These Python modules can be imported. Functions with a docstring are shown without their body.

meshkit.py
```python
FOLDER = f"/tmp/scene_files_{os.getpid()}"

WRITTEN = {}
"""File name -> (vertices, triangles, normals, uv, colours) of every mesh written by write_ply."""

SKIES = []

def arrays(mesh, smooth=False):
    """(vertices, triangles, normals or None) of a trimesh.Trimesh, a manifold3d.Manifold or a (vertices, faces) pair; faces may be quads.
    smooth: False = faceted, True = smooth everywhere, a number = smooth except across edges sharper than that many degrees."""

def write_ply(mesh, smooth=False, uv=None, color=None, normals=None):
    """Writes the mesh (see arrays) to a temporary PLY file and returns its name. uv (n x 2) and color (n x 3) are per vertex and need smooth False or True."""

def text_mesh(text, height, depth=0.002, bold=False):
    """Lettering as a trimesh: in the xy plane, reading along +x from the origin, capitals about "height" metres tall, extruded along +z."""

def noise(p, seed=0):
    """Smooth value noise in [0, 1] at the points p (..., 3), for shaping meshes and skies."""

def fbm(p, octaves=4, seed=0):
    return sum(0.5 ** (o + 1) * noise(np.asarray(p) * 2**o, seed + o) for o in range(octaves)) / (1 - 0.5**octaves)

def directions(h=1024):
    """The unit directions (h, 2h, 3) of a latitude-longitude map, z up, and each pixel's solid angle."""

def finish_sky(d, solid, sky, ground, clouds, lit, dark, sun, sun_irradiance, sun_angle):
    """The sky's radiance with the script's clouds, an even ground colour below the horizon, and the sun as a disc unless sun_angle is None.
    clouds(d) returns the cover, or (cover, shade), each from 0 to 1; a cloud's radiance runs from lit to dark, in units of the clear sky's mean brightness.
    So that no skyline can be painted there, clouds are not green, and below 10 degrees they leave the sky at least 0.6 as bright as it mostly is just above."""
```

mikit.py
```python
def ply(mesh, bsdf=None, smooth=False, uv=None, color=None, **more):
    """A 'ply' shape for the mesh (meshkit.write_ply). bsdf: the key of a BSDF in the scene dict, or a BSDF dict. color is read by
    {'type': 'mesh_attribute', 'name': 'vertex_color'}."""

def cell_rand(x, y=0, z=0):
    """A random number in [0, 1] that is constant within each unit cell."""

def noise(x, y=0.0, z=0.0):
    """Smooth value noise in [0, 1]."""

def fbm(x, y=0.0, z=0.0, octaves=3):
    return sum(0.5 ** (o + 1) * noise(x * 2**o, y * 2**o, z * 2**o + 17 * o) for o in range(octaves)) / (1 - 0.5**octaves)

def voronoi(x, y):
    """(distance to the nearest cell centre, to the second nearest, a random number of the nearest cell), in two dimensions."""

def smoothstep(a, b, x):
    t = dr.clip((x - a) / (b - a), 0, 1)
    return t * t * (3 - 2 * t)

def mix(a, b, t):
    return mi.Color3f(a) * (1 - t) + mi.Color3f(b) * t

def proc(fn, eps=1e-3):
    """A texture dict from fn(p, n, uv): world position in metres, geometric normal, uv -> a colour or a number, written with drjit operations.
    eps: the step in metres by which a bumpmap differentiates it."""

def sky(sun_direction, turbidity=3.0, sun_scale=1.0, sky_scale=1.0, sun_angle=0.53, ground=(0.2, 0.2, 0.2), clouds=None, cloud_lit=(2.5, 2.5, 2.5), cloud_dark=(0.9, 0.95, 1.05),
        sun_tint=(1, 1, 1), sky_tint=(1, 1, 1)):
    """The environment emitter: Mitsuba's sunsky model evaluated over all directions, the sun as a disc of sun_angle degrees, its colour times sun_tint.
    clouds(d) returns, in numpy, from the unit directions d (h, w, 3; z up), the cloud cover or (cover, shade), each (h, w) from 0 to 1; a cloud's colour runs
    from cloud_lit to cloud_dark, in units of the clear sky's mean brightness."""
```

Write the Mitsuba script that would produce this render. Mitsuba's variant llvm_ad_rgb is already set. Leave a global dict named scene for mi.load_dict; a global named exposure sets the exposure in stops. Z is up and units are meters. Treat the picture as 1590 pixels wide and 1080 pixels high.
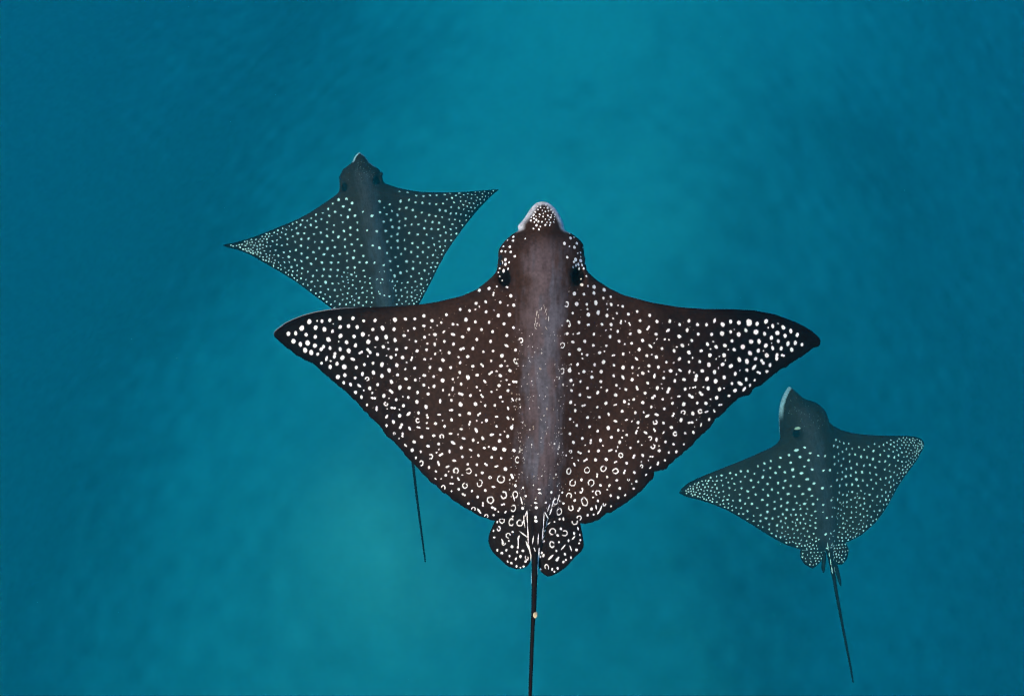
"""Three spotted eagle rays over a sandy sea floor, seen from above by a swimmer just under the surface."""
import math, random
import numpy as np, trimesh, shapely
from scipy.spatial import Delaunay, cKDTree
import drjit as dr
import mitsuba as mi
import mikit, meshkit
from mikit import fbm, noise, smoothstep, mix, proc
T = mi.ScalarTransform4f
scene, labels = {}, {}

# ------------------------------------------------------------------ camera, light, exposure, water
PITCH = math.radians(72.0)
EYE = np.array([0.0, 0.0, -0.6])
scene['camera'] = {'type': 'perspective', 'fov': 65.0, 'fov_axis': 'x', 'near_clip': 0.05, 'far_clip': 900.0,
                   'to_world': T().look_at(origin=EYE.tolist(), target=[0, math.cos(PITCH), -0.6 - math.sin(PITCH)], up=[0, math.sin(PITCH), math.cos(PITCH)]),
                   'medium': {'type': 'ref', 'id': 'water_medium'}}
scene['daylight'] = mikit.sky((-0.34, -0.36, 0.86), turbidity=3, sun_angle=9.0, sun_tint=(1.2, 1.0, 0.97))
exposure = 1.6
# sea water: red is swallowed first, what is scattered back is blue-green
scene['water_medium'] = {'type': 'homogeneous', 'sigma_t': {'type': 'rgb', 'value': [0.084, 0.0228, 0.0172]},
                         'albedo': {'type': 'rgb', 'value': [0.003, 0.385, 0.675]}, 'phase': {'type': 'isotropic'}}
scene['water'] = {'type': 'cube', 'to_world': T().translate([0, 14, -28.0]).scale([260, 260, 28.0]), 'bsdf': {'type': 'null'},
                  'interior': {'type': 'ref', 'id': 'water_medium'}}
labels['water'] = {'label': 'clear blue-green sea water all around the three rays', 'category': 'water', 'kind': 'structure'}

# ------------------------------------------------------------------ measures of the three rays, in metres: outline, fins, tail (x, y, width) and head openings
RAYS = {}
RAYS['near'] = dict(position=(0.0397, 0.2980, -1.6598), scale=0.000881, bend=-0.5,
  axes=((1.0000, 0.0000, 0.0000), (0.0000, 0.9511, 0.3090), (0.0000, -0.3090, 0.9511)),
  outline=[(0.0009, 0.2445), (-0.0071, 0.2420), (-0.0132, 0.2363), (-0.0185, 0.2283), (-0.0247, 0.2187), (-0.0326, 0.2103), (-0.0300, 0.2046), (-0.0405, 0.1984), (-0.0511, 0.1888), (-0.0582, 0.1783), (-0.0586, 0.1659), (-0.0604, 0.1500), (-0.0653, 0.1430), (-0.0732, 0.1360), (-0.0874, 0.1246), (-0.1091, 0.1154), (-0.1420, 0.1078), (-0.1687, 0.1039), (-0.1985, 0.1019), (-0.2276, 0.1013), (-0.2576, 0.1013), (-0.2807, 0.1007), (-0.3022, 0.0987), (-0.3221, 0.0958), (-0.3413, 0.0914), (-0.3557, 0.0866), (-0.3702, 0.0801), (-0.3787, 0.0751), (-0.3860, 0.0704), (-0.3892, 0.0648), (-0.3850, 0.0582), (-0.3765, 0.0516), (-0.3671, 0.0450), (-0.3498, 0.0322), (-0.3356, 0.0258), (-0.3272, 0.0219), (-0.3141, 0.0118), (-0.2996, 0.0019), (-0.2726, -0.0206), (-0.2525, -0.0399), (-0.2236, -0.0668), (-0.1953, -0.0974), (-0.1765, -0.1168), (-0.1546, -0.1382), (-0.1359, -0.1533), (-0.1124, -0.1696), (-0.0922, -0.1825), (-0.0760, -0.1899), (-0.0635, -0.1926), (-0.0520, -0.1907), (-0.0397, -0.1853), (-0.0300, -0.1826), (-0.0194, -0.1852), (-0.0088, -0.1904), (0.0000, -0.1922), (0.0088, -0.1904), (0.0194, -0.1869), (0.0309, -0.1870), (0.0424, -0.1924), (0.0525, -0.1958), (0.0615, -0.1965), (0.0815, -0.1891), (0.1052, -0.1769), (0.1273, -0.1610), (0.1454, -0.1453), (0.1528, -0.1377), (0.1564, -0.1315), (0.1546, -0.1252), (0.1601, -0.1249), (0.1665, -0.1246), (0.1730, -0.1230), (0.1832, -0.1134), (0.2118, -0.0905), (0.2255, -0.0772), (0.2446, -0.0598), (0.2665, -0.0396), (0.2805, -0.0271), (0.2946, -0.0228), (0.3089, -0.0133), (0.3351, 0.0033), (0.3679, 0.0244), (0.3989, 0.0412), (0.4135, 0.0488), (0.4163, 0.0526), (0.4123, 0.0602), (0.3989, 0.0696), (0.3737, 0.0811), (0.3377, 0.0926), (0.3059, 0.0976), (0.2719, 0.0989), (0.2309, 0.0986), (0.1906, 0.1011), (0.1517, 0.1070), (0.1132, 0.1168), (0.0931, 0.1264), (0.0748, 0.1382), (0.0628, 0.1492), (0.0610, 0.1589), (0.0588, 0.1730), (0.0581, 0.1853), (0.0530, 0.1917), (0.0424, 0.1998), (0.0326, 0.2041), (0.0304, 0.2152), (0.0247, 0.2275), (0.0185, 0.2363), (0.0097, 0.2429)],
  fins=([(-0.0617, -0.1908), (-0.0670, -0.2032), (-0.0715, -0.2139), (-0.0728, -0.2219), (-0.0699, -0.2324), (-0.0644, -0.2403), (-0.0573, -0.2459), (-0.0470, -0.2559), (-0.0338, -0.2602), (-0.0238, -0.2588), (-0.0167, -0.2539), (-0.0115, -0.2398), (-0.0071, -0.2204), (-0.0053, -0.1983), (-0.0088, -0.1763), (-0.0353, -0.1676)],
   [(0.0530, -0.1907), (0.0574, -0.2119), (0.0601, -0.2279), (0.0566, -0.2366), (0.0468, -0.2442), (0.0353, -0.2573), (0.0236, -0.2650), (0.0106, -0.2704), (0.0044, -0.2671), (-0.0018, -0.2609), (-0.0053, -0.2451), (-0.0062, -0.2248), (-0.0053, -0.1983), (-0.0018, -0.1763), (0.0265, -0.1675)]),
  tail=[(-0.0009, -0.1543, 0.0300), (-0.0018, -0.1781, 0.0256), (-0.0031, -0.1957, 0.0212), (-0.0048, -0.2133, 0.0176), (-0.0062, -0.2292, 0.0145), (-0.0075, -0.2451, 0.0110), (-0.0084, -0.2600, 0.0086), (-0.0090, -0.2777, 0.0074), (-0.0093, -0.2997, 0.0072), (-0.0097, -0.3173, 0.0067), (-0.0106, -0.3315, 0.0056), (-0.0119, -0.3614, 0.0053), (-0.0137, -0.4143, 0.0050), (-0.0150, -0.4496, 0.0047), (-0.0185, -0.5819, 0.0037), (-0.0247, -0.8024, 0.0019)],
  spiracles=[(-0.0503, 0.1385), (0.0481, 0.1394)], eyes=[(-0.0564, 0.1615), (0.0574, 0.1624)], dorsal=(-0.0071, -0.2451), claspers=[])
RAYS['left'] = dict(position=(-1.1079, 2.6247, -6.2663), scale=0.004968, bend=0.11,
  axes=((0.9661, -0.0813, -0.2450), (0.1564, 0.9393, 0.3052), (0.2054, -0.3332, 0.9202)),
  outline=[(-0.1852, 0.7357), (-0.2121, 0.6975), (-0.2239, 0.6475), (-0.2485, 0.6174), (-0.2842, 0.5799), (-0.3025, 0.5163), (-0.2898, 0.4593), (-0.2847, 0.4106), (-0.3081, 0.3735), (-0.3457, 0.3350), (-0.4770, 0.2028), (-0.5504, 0.1435), (-0.6241, 0.0941), (-0.7155, 0.0316), (-0.8073, -0.0288), (-0.8862, -0.0757), (-0.9621, -0.1151), (-1.0149, -0.1378), (-1.0458, -0.1513), (-1.0069, -0.1624), (-0.9310, -0.1664), (-0.8477, -0.1837), (-0.7560, -0.2193), (-0.6655, -0.2544), (-0.5788, -0.2889), (-0.4932, -0.3252), (-0.3582, -0.3980), (-0.2052, -0.4817), (-0.0986, -0.5392), (0.0058, -0.5775), (0.1071, -0.5915), (0.2058, -0.5858), (0.3003, -0.5504), (0.3667, -0.4940), (0.4195, -0.4143), (0.4476, -0.3369), (0.4821, -0.2361), (0.5164, -0.1336), (0.5492, -0.0211), (0.5861, 0.0840), (0.6326, 0.1867), (0.6846, 0.2925), (0.7330, 0.3824), (0.7877, 0.4733), (0.8503, 0.5655), (0.8877, 0.6151), (0.9201, 0.6485), (0.8594, 0.6360), (0.7938, 0.6184), (0.7241, 0.6005), (0.6537, 0.5833), (0.5489, 0.5599), (0.4410, 0.5406), (0.3672, 0.5288), (0.2978, 0.5221), (0.2179, 0.5198), (0.1523, 0.5225), (0.0862, 0.5300), (0.0452, 0.5371), (0.0252, 0.5533), (0.0182, 0.5821), (0.0033, 0.6143), (-0.0230, 0.6392), (-0.0680, 0.6577), (-0.1009, 0.6784), (-0.1332, 0.7117)],
  fins=([(0.1084, -0.5358), (0.1053, -0.6120), (0.1250, -0.6745), (0.1708, -0.7128), (0.2300, -0.7086), (0.2628, -0.6629), (0.2610, -0.5872), (0.2309, -0.4907)],
   [(0.3726, -0.4677), (0.4048, -0.5133), (0.4149, -0.5778), (0.3941, -0.6370), (0.3449, -0.6753), (0.2970, -0.6575), (0.2659, -0.5864), (0.2553, -0.4867)]),
  tail=[(0.2286, -0.4759, 0.1004), (0.2684, -0.5708, 0.0696), (0.3068, -0.6559, 0.0429), (0.3593, -0.8000, 0.0295), (0.4373, -1.0422, 0.0268), (0.5105, -1.2857, 0.0241), (0.5901, -1.5543, 0.0215), (0.6648, -1.8238, 0.0194), (0.7292, -2.0440, 0.0167), (0.7809, -2.2151, 0.0147), (0.8230, -2.3569, 0.0107)],
  spiracles=[(-0.2500, 0.4377), (-0.0190, 0.5345)], eyes=[(-0.2973, 0.5075), (0.0135, 0.5963)], dorsal=(0.3132, -0.6651), claspers=[])
RAYS['right'] = dict(position=(2.3745, 1.0266, -6.9958), scale=0.005129, bend=-0.09,
  axes=((0.9629, 0.2629, -0.0609), (-0.2334, 0.9248, 0.3005), (0.1353, -0.2751, 0.9518)),
  outline=[(-0.0018, 0.7178), (-0.0409, 0.6851), (-0.0781, 0.6416), (-0.1090, 0.5913), (-0.1318, 0.5338), (-0.1505, 0.4596), (-0.1627, 0.3890), (-0.1750, 0.3290), (-0.2126, 0.2991), (-0.2776, 0.2786), (-0.3504, 0.2680), (-0.4565, 0.2499), (-0.5619, 0.2368), (-0.6850, 0.2199), (-0.8035, 0.2017), (-0.8898, 0.1859), (-0.9625, 0.1692), (-1.0237, 0.1393), (-1.0569, 0.1063), (-1.0061, 0.0618), (-0.9221, 0.0184), (-0.8245, -0.0390), (-0.7228, -0.1129), (-0.6418, -0.1882), (-0.5614, -0.2689), (-0.4940, -0.3402), (-0.4214, -0.4137), (-0.3687, -0.4613), (-0.3166, -0.5036), (-0.2197, -0.5606), (-0.1609, -0.5894), (-0.0999, -0.6110), (-0.0358, -0.6231), (0.0338, -0.6158), (0.0827, -0.6029), (0.1368, -0.6046), (0.2035, -0.6047), (0.3159, -0.5805), (0.4384, -0.5273), (0.5716, -0.4393), (0.6532, -0.3792), (0.7364, -0.3111), (0.8197, -0.2479), (0.9120, -0.1813), (1.0032, -0.1248), (1.0651, -0.0794), (1.0881, -0.0495), (1.0845, -0.0157), (1.0586, 0.0133), (1.0174, 0.0364), (0.9383, 0.0662), (0.8523, 0.0902), (0.6439, 0.1479), (0.5301, 0.1856), (0.4257, 0.2261), (0.3430, 0.2740), (0.2798, 0.3247), (0.2493, 0.3644), (0.2393, 0.4147), (0.2306, 0.4699), (0.2016, 0.5142), (0.1797, 0.5409), (0.1250, 0.5730), (0.0764, 0.6051), (0.0396, 0.6601)],
  fins=([(-0.1987, -0.5425), (-0.2213, -0.5890), (-0.2273, -0.6347), (-0.2127, -0.6859), (-0.1570, -0.7403), (-0.1182, -0.7271), (-0.0847, -0.7047), (-0.0342, -0.6605), (-0.0060, -0.5944), (-0.0694, -0.5350)],
   [(0.1346, -0.5802), (0.1712, -0.6168), (0.1840, -0.6787), (0.1496, -0.7432), (0.0924, -0.7747), (0.0431, -0.7556), (0.0137, -0.7158), (-0.0053, -0.6578), (-0.0007, -0.5958), (0.0491, -0.5566)]),
  tail=[(0.0014, -0.5436, 0.0734), (-0.0005, -0.6170, 0.0612), (-0.0025, -0.6797, 0.0489), (-0.0045, -0.7424, 0.0404), (-0.0064, -0.8157, 0.0330), (-0.0081, -0.9102, 0.0269), (-0.0144, -1.0666, 0.0232), (-0.0191, -1.2604, 0.0208), (-0.0237, -1.4541, 0.0184), (-0.0260, -1.6168, 0.0159), (-0.0303, -1.7210, 0.0110)],
  spiracles=[(-0.0768, 0.3569), (0.2236, 0.3550)], eyes=[(-0.0864, 0.4067), (0.2218, 0.3925)], dorsal=(-0.0049, -0.7001), claspers=[[(-0.0344, -0.6393), (-0.0547, -0.6970), (-0.0738, -0.7497), (-0.0812, -0.7898)], [(0.0293, -0.6990), (0.0327, -0.7739), (0.0348, -0.8536), (0.0343, -0.9326)]])


# ------------------------------------------------------------------ sea floor
def bank_across(x, y, sin):
    """Metres from the crest of the bank, which winds a little."""
    return x + 0.6 - 0.20 * y + 0.8 * sin(y / 5.0 + 0.6)


def sea_floor():
    n = 260
    s = np.linspace(-1, 1, n)
    g = np.sign(s) * np.abs(s) ** 1.6 * 150
    X, Y = np.meshgrid(g, g + 10.0, indexing='ij')
    P = np.stack([X / 9.0, Y / 9.0, X * 0], -1)
    Q = np.stack([X / 2.2, Y / 2.2, X * 0 + 5], -1)
    # a long sandy bank under the rays that sinks into deeper water on both sides
    bank = 9.0 * np.exp(-np.abs(bank_across(X, Y, np.sin) / 13.0) ** 2.0)
    knoll = 3.0 * np.exp(-((X + 2.5) ** 2 + (Y - 1.4) ** 2) / 7.0) + 1.0 * np.exp(-((X - 5.0) ** 2 + (Y - 9.0) ** 2) / 9.0) + 1.4 * np.exp(-((X - 3.0) ** 2 + (Y - 17.0) ** 2) / 12.0) + 1.3 * np.exp(-((X - 4.0) ** 2 + (Y + 1.0) ** 2) / 6.0)
    Z = -27.0 + bank + knoll + 2.0 * (meshkit.fbm(P, 4, 3) - 0.5) + 0.6 * (meshkit.fbm(Q, 4, 9) - 0.5)
    v = 1.62 * np.stack([X, Y, Z], -1).reshape(-1, 3)
    i, j = np.meshgrid(np.arange(n - 1), np.arange(n - 1), indexing='ij')
    f = np.stack([i * n + j, (i + 1) * n + j, (i + 1) * n + j + 1, i * n + j + 1], -1).reshape(-1, 4)
    return v, f


def floor_colour(p, n, uv):
    p = p / 1.62
    patch = fbm(p.x * 0.16 + 3.1, p.y * 0.16, 0.0, 5) - 0.5
    ragged = 0.12 * (noise(p.x * 2.1, p.y * 2.1) - 0.5)
    # bare sand with scattered tufts; dark flanks paint in the falloff of light
    flank_falloff = smoothstep(-0.5, 0.5, (dr.abs(bank_across(p.x, p.y, dr.sin)) - 7.5) / 16.0 + 1.0 * patch + 1.5 * ragged)
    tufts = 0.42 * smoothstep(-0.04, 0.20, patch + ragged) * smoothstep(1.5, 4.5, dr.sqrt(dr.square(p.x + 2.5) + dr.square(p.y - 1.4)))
    turf = dr.maximum(flank_falloff, tufts)  # tufts together with the painted darkening of the flanks
    grain = fbm(p.x * 6.0, p.y * 6.0, 1.0, 3)
    sand = mix((0.52, 0.50, 0.43), (0.50, 0.48, 0.41), grain)
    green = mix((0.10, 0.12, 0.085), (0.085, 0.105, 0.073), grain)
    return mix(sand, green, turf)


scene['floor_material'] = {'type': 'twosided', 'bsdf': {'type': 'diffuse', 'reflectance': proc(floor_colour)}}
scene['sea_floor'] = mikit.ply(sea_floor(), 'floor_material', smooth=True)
labels['sea_floor'] = {'label': 'pale sandy sea floor with turf patches far below', 'category': 'sea floor', 'kind': 'structure'}

# ------------------------------------------------------------------ markings: a table of spots in the body's own coordinates (metres)
CELL, DEEP = 0.0070, 6


class Spots:
    """Spots on the back, found through a grid of cells. A spot is (x, y, rx, ry, turn, inner, gap, gap_width, tone)."""

    def __init__(self, cell):
        self.list, self.cell = [], cell

    def add(self, x, y, rx, ry=None, turn=0.0, inner=0.0, gap=0.0, width=0.0, tone=1.0):
        self.list.append((x, y, rx, rx if ry is None else ry, turn, inner, gap, width, tone))

    def texture(self, lo, hi):
        c, self.lo = float(self.cell), (float(lo[0]), float(lo[1]))
        self.cell = c
        self.nx, self.ny = int((hi[0] - lo[0]) / c) + 2, int((hi[1] - lo[1]) / c) + 2
        cells = {}
        for k, s in enumerate(self.list):
            r = max(s[2], s[3]) * 1.25
            for i in range(int((s[0] - r - lo[0]) // c), int((s[0] + r - lo[0]) // c) + 1):
                for j in range(int((s[1] - r - lo[1]) // c), int((s[1] + r - lo[1]) // c) + 1):
                    if 0 <= i < self.nx and 0 <= j < self.ny:
                        cells.setdefault(i * self.ny + j, []).append(k)
        table = np.full((self.nx * self.ny, DEEP), len(self.list), np.uint32)
        for k, v in cells.items():
            v = sorted(v, key=lambda q: -self.list[q][2] * self.list[q][3])[:DEEP]
            table[k, :len(v)] = v
        self.table = mi.UInt32(table.ravel())
        rows = np.array(self.list + [(1e3, 1e3, 1e-3, 1e-3, 0, 0, 0, 0, 1)], float)
        a = rows[:, 4]
        cols = [rows[:, 0], rows[:, 1], 1 / rows[:, 2], 1 / rows[:, 3], np.cos(a), np.sin(a), rows[:, 5], np.cos(rows[:, 6]), np.sin(rows[:, 6]),
                np.where(rows[:, 7] > 0, np.cos(rows[:, 7]), 2.0), rows[:, 8]]
        self.cols = [mi.Float(x.astype(np.float32)) for x in cols]

    def cover(self, x, y):
        """(cover, tone) at the body point."""
        i, j = dr.floor((x - self.lo[0]) / self.cell), dr.floor((y - self.lo[1]) / self.cell)
        ok = (i >= 0) & (j >= 0) & (i < self.nx) & (j < self.ny)
        base = mi.UInt32(mi.Int32(dr.clip(i, 0, self.nx - 1)) * self.ny + mi.Int32(dr.clip(j, 0, self.ny - 1))) * DEEP
        best, tone = mi.Float(0), mi.Float(1)
        wob = noise(x * 600, y * 600, 3.0) - 0.5
        for k in range(DEEP):
            s = dr.gather(mi.UInt32, self.table, base + k, ok)
            g = [dr.gather(mi.Float, col, s, ok) for col in self.cols]
            dx, dy = x - g[0], y - g[1]
            u, v = (dx * g[4] + dy * g[5]) * g[2], (dy * g[4] - dx * g[5]) * g[3]
            r = dr.sqrt(u * u + v * v) + 0.22 * wob
            m = 1 - smoothstep(0.78, 1.12, r)
            m *= dr.select(g[6] > 0, smoothstep(g[6] - 0.12, g[6] + 0.12, r), 1.0)
            m *= 1 - smoothstep(g[9] - 0.12, g[9] + 0.12, (u * g[7] + v * g[8]) / dr.maximum(r, 1e-3)) * dr.select(g[9] < 1.5, 1.0, 0.0)
            m = dr.select(ok, m, 0.0) * (0.35 + 0.65 * g[10])
            tone = dr.select(m > best, g[10], tone)
            best = dr.maximum(best, m)
        return best, tone


class Margin:
    """Distance to the outline, kept on a grid, so that the skin's dark border and the pale lip keep to the body's edge."""

    def __init__(self, poly, cell):
        x0, y0, x1, y1 = poly.bounds
        self.cell, self.lo = float(cell), (float(x0 - 2 * cell), float(y0 - 2 * cell))
        self.nx, self.ny = int((x1 - x0) / cell) + 6, int((y1 - y0) / cell) + 6
        X, Y = np.meshgrid(self.lo[0] + np.arange(self.nx) * cell, self.lo[1] + np.arange(self.ny) * cell, indexing='ij')
        pts = shapely.points(X.ravel(), Y.ravel())
        d = shapely.distance(pts, poly.exterior) * np.where(shapely.contains(poly, pts), 1, -1)
        self.data = mi.Float(d.astype(np.float32))

    def at(self, x, y):
        a, b = dr.clip((x - self.lo[0]) / self.cell, 0, self.nx - 1.001), dr.clip((y - self.lo[1]) / self.cell, 0, self.ny - 1.001)
        i, j = dr.floor(a), dr.floor(b)
        k = mi.UInt32(mi.Int32(i) * self.ny + mi.Int32(j))
        g = [dr.gather(mi.Float, self.data, k + q) for q in (0, self.ny, 1, self.ny + 1)]
        return dr.lerp(dr.lerp(g[0], g[1], a - i), dr.lerp(g[2], g[3], a - i), b - j)


# ------------------------------------------------------------------ shapes
def resample(points, step, closed=True):
    p = np.asarray(points, float)
    if closed:
        p = np.vstack([p, p[:1]])
    L = np.r_[0, np.cumsum(np.linalg.norm(np.diff(p, axis=0), axis=1))]
    n = max(8, int(L[-1] / step))
    t = np.linspace(0, L[-1], n + (not closed), endpoint=not closed)
    return np.stack([np.interp(t, L, p[:, k]) for k in (0, 1)], 1)


def smooth_outline(points, step, rounds):
    p = resample(points, step)
    for _ in range(rounds):
        p = 0.5 * p + 0.25 * (np.roll(p, 1, 0) + np.roll(p, -1, 0))
    return p


def shell(outline, step, top, bottom):
    """A closed body over a planform: back and belly meet along the outline. top, bottom: (x, y, distance to the edge) -> height."""
    poly = shapely.Polygon(outline).buffer(0)
    pts = [np.asarray(outline)]
    for d in (0.10, 0.30, 0.65):
        q = poly.buffer(-d * step)
        for g in getattr(q, 'geoms', [q]):
            if not g.is_empty and g.length > 8 * step:
                pts.append(resample(np.array(g.exterior.coords)[:-1], step))
    x0, y0, x1, y1 = poly.bounds
    gy = np.arange(y0, y1, step * 0.87)
    grid = np.concatenate([np.stack([np.arange(x0, x1, step) + (k % 2) * step / 2, np.full(len(np.arange(x0, x1, step)), y)], 1) for k, y in enumerate(gy)])
    q = poly.buffer(-1.15 * step)
    grid = grid[shapely.contains(q, shapely.points(grid))]
    P = np.concatenate(pts + [grid])
    nb = len(outline)
    tri = Delaunay(P).simplices
    tri = tri[shapely.contains(poly, shapely.points(P[tri].mean(1)))]
    a, b, c = P[tri[:, 0]], P[tri[:, 1]], P[tri[:, 2]]
    area = (b[:, 0] - a[:, 0]) * (c[:, 1] - a[:, 1]) - (b[:, 1] - a[:, 1]) * (c[:, 0] - a[:, 0])
    tri = np.where((area < 0)[:, None], tri[:, ::-1], tri)[np.abs(area) > 1e-12]
    d = shapely.distance(shapely.points(P), poly.exterior)
    d[:nb] = 0
    zt, zb = top(P[:, 0], P[:, 1], d), bottom(P[:, 0], P[:, 1], d)
    n = len(P)
    v = np.vstack([np.c_[P, zt], np.c_[P, zb]])
    f = np.vstack([tri, tri[:, ::-1] + n])
    uv = np.vstack([P, P + [0, 50.0]])          # the belly's uv lies 50 m off, so the skin can tell back from belly
    return v, f, uv


def tube(points, radii, flat=0.8, sides=14):
    p = np.asarray(points, float)
    t = np.gradient(p, axis=0)
    t /= np.linalg.norm(t, axis=1, keepdims=True)
    a = np.cross(t, [0, 0, 1.0])
    a /= np.linalg.norm(a, axis=1, keepdims=True)
    b = np.cross(a, t)
    g = np.arange(sides) * 2 * np.pi / sides
    r = np.asarray(radii)[:, None, None]
    v = p[:, None] + r * (np.cos(g)[None, :, None] * a[:, None] + flat * np.sin(g)[None, :, None] * b[:, None])
    i, j = np.meshgrid(np.arange(len(p) - 1), np.arange(sides), indexing='ij')
    q = np.stack([i * sides + j, i * sides + (j + 1) % sides, (i + 1) * sides + (j + 1) % sides, (i + 1) * sides + j], -1).reshape(-1, 4)
    f = np.vstack([q[:, [0, 1, 2]], q[:, [0, 2, 3]]])
    n = len(v) * sides
    v = np.vstack([v.reshape(-1, 3), p[:1], p[-1:]])
    k = np.arange(sides)
    f = np.vstack([f, np.stack([np.full(sides, n), (k + 1) % sides, k], 1), np.stack([np.full(sides, n + 1), n - sides + k, n - sides + (k + 1) % sides], 1)])
    return v, f


def fix(v, f):
    m = trimesh.Trimesh(v, f, process=False)
    if m.volume < 0:
        f = f[:, ::-1]
    return v, f


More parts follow.
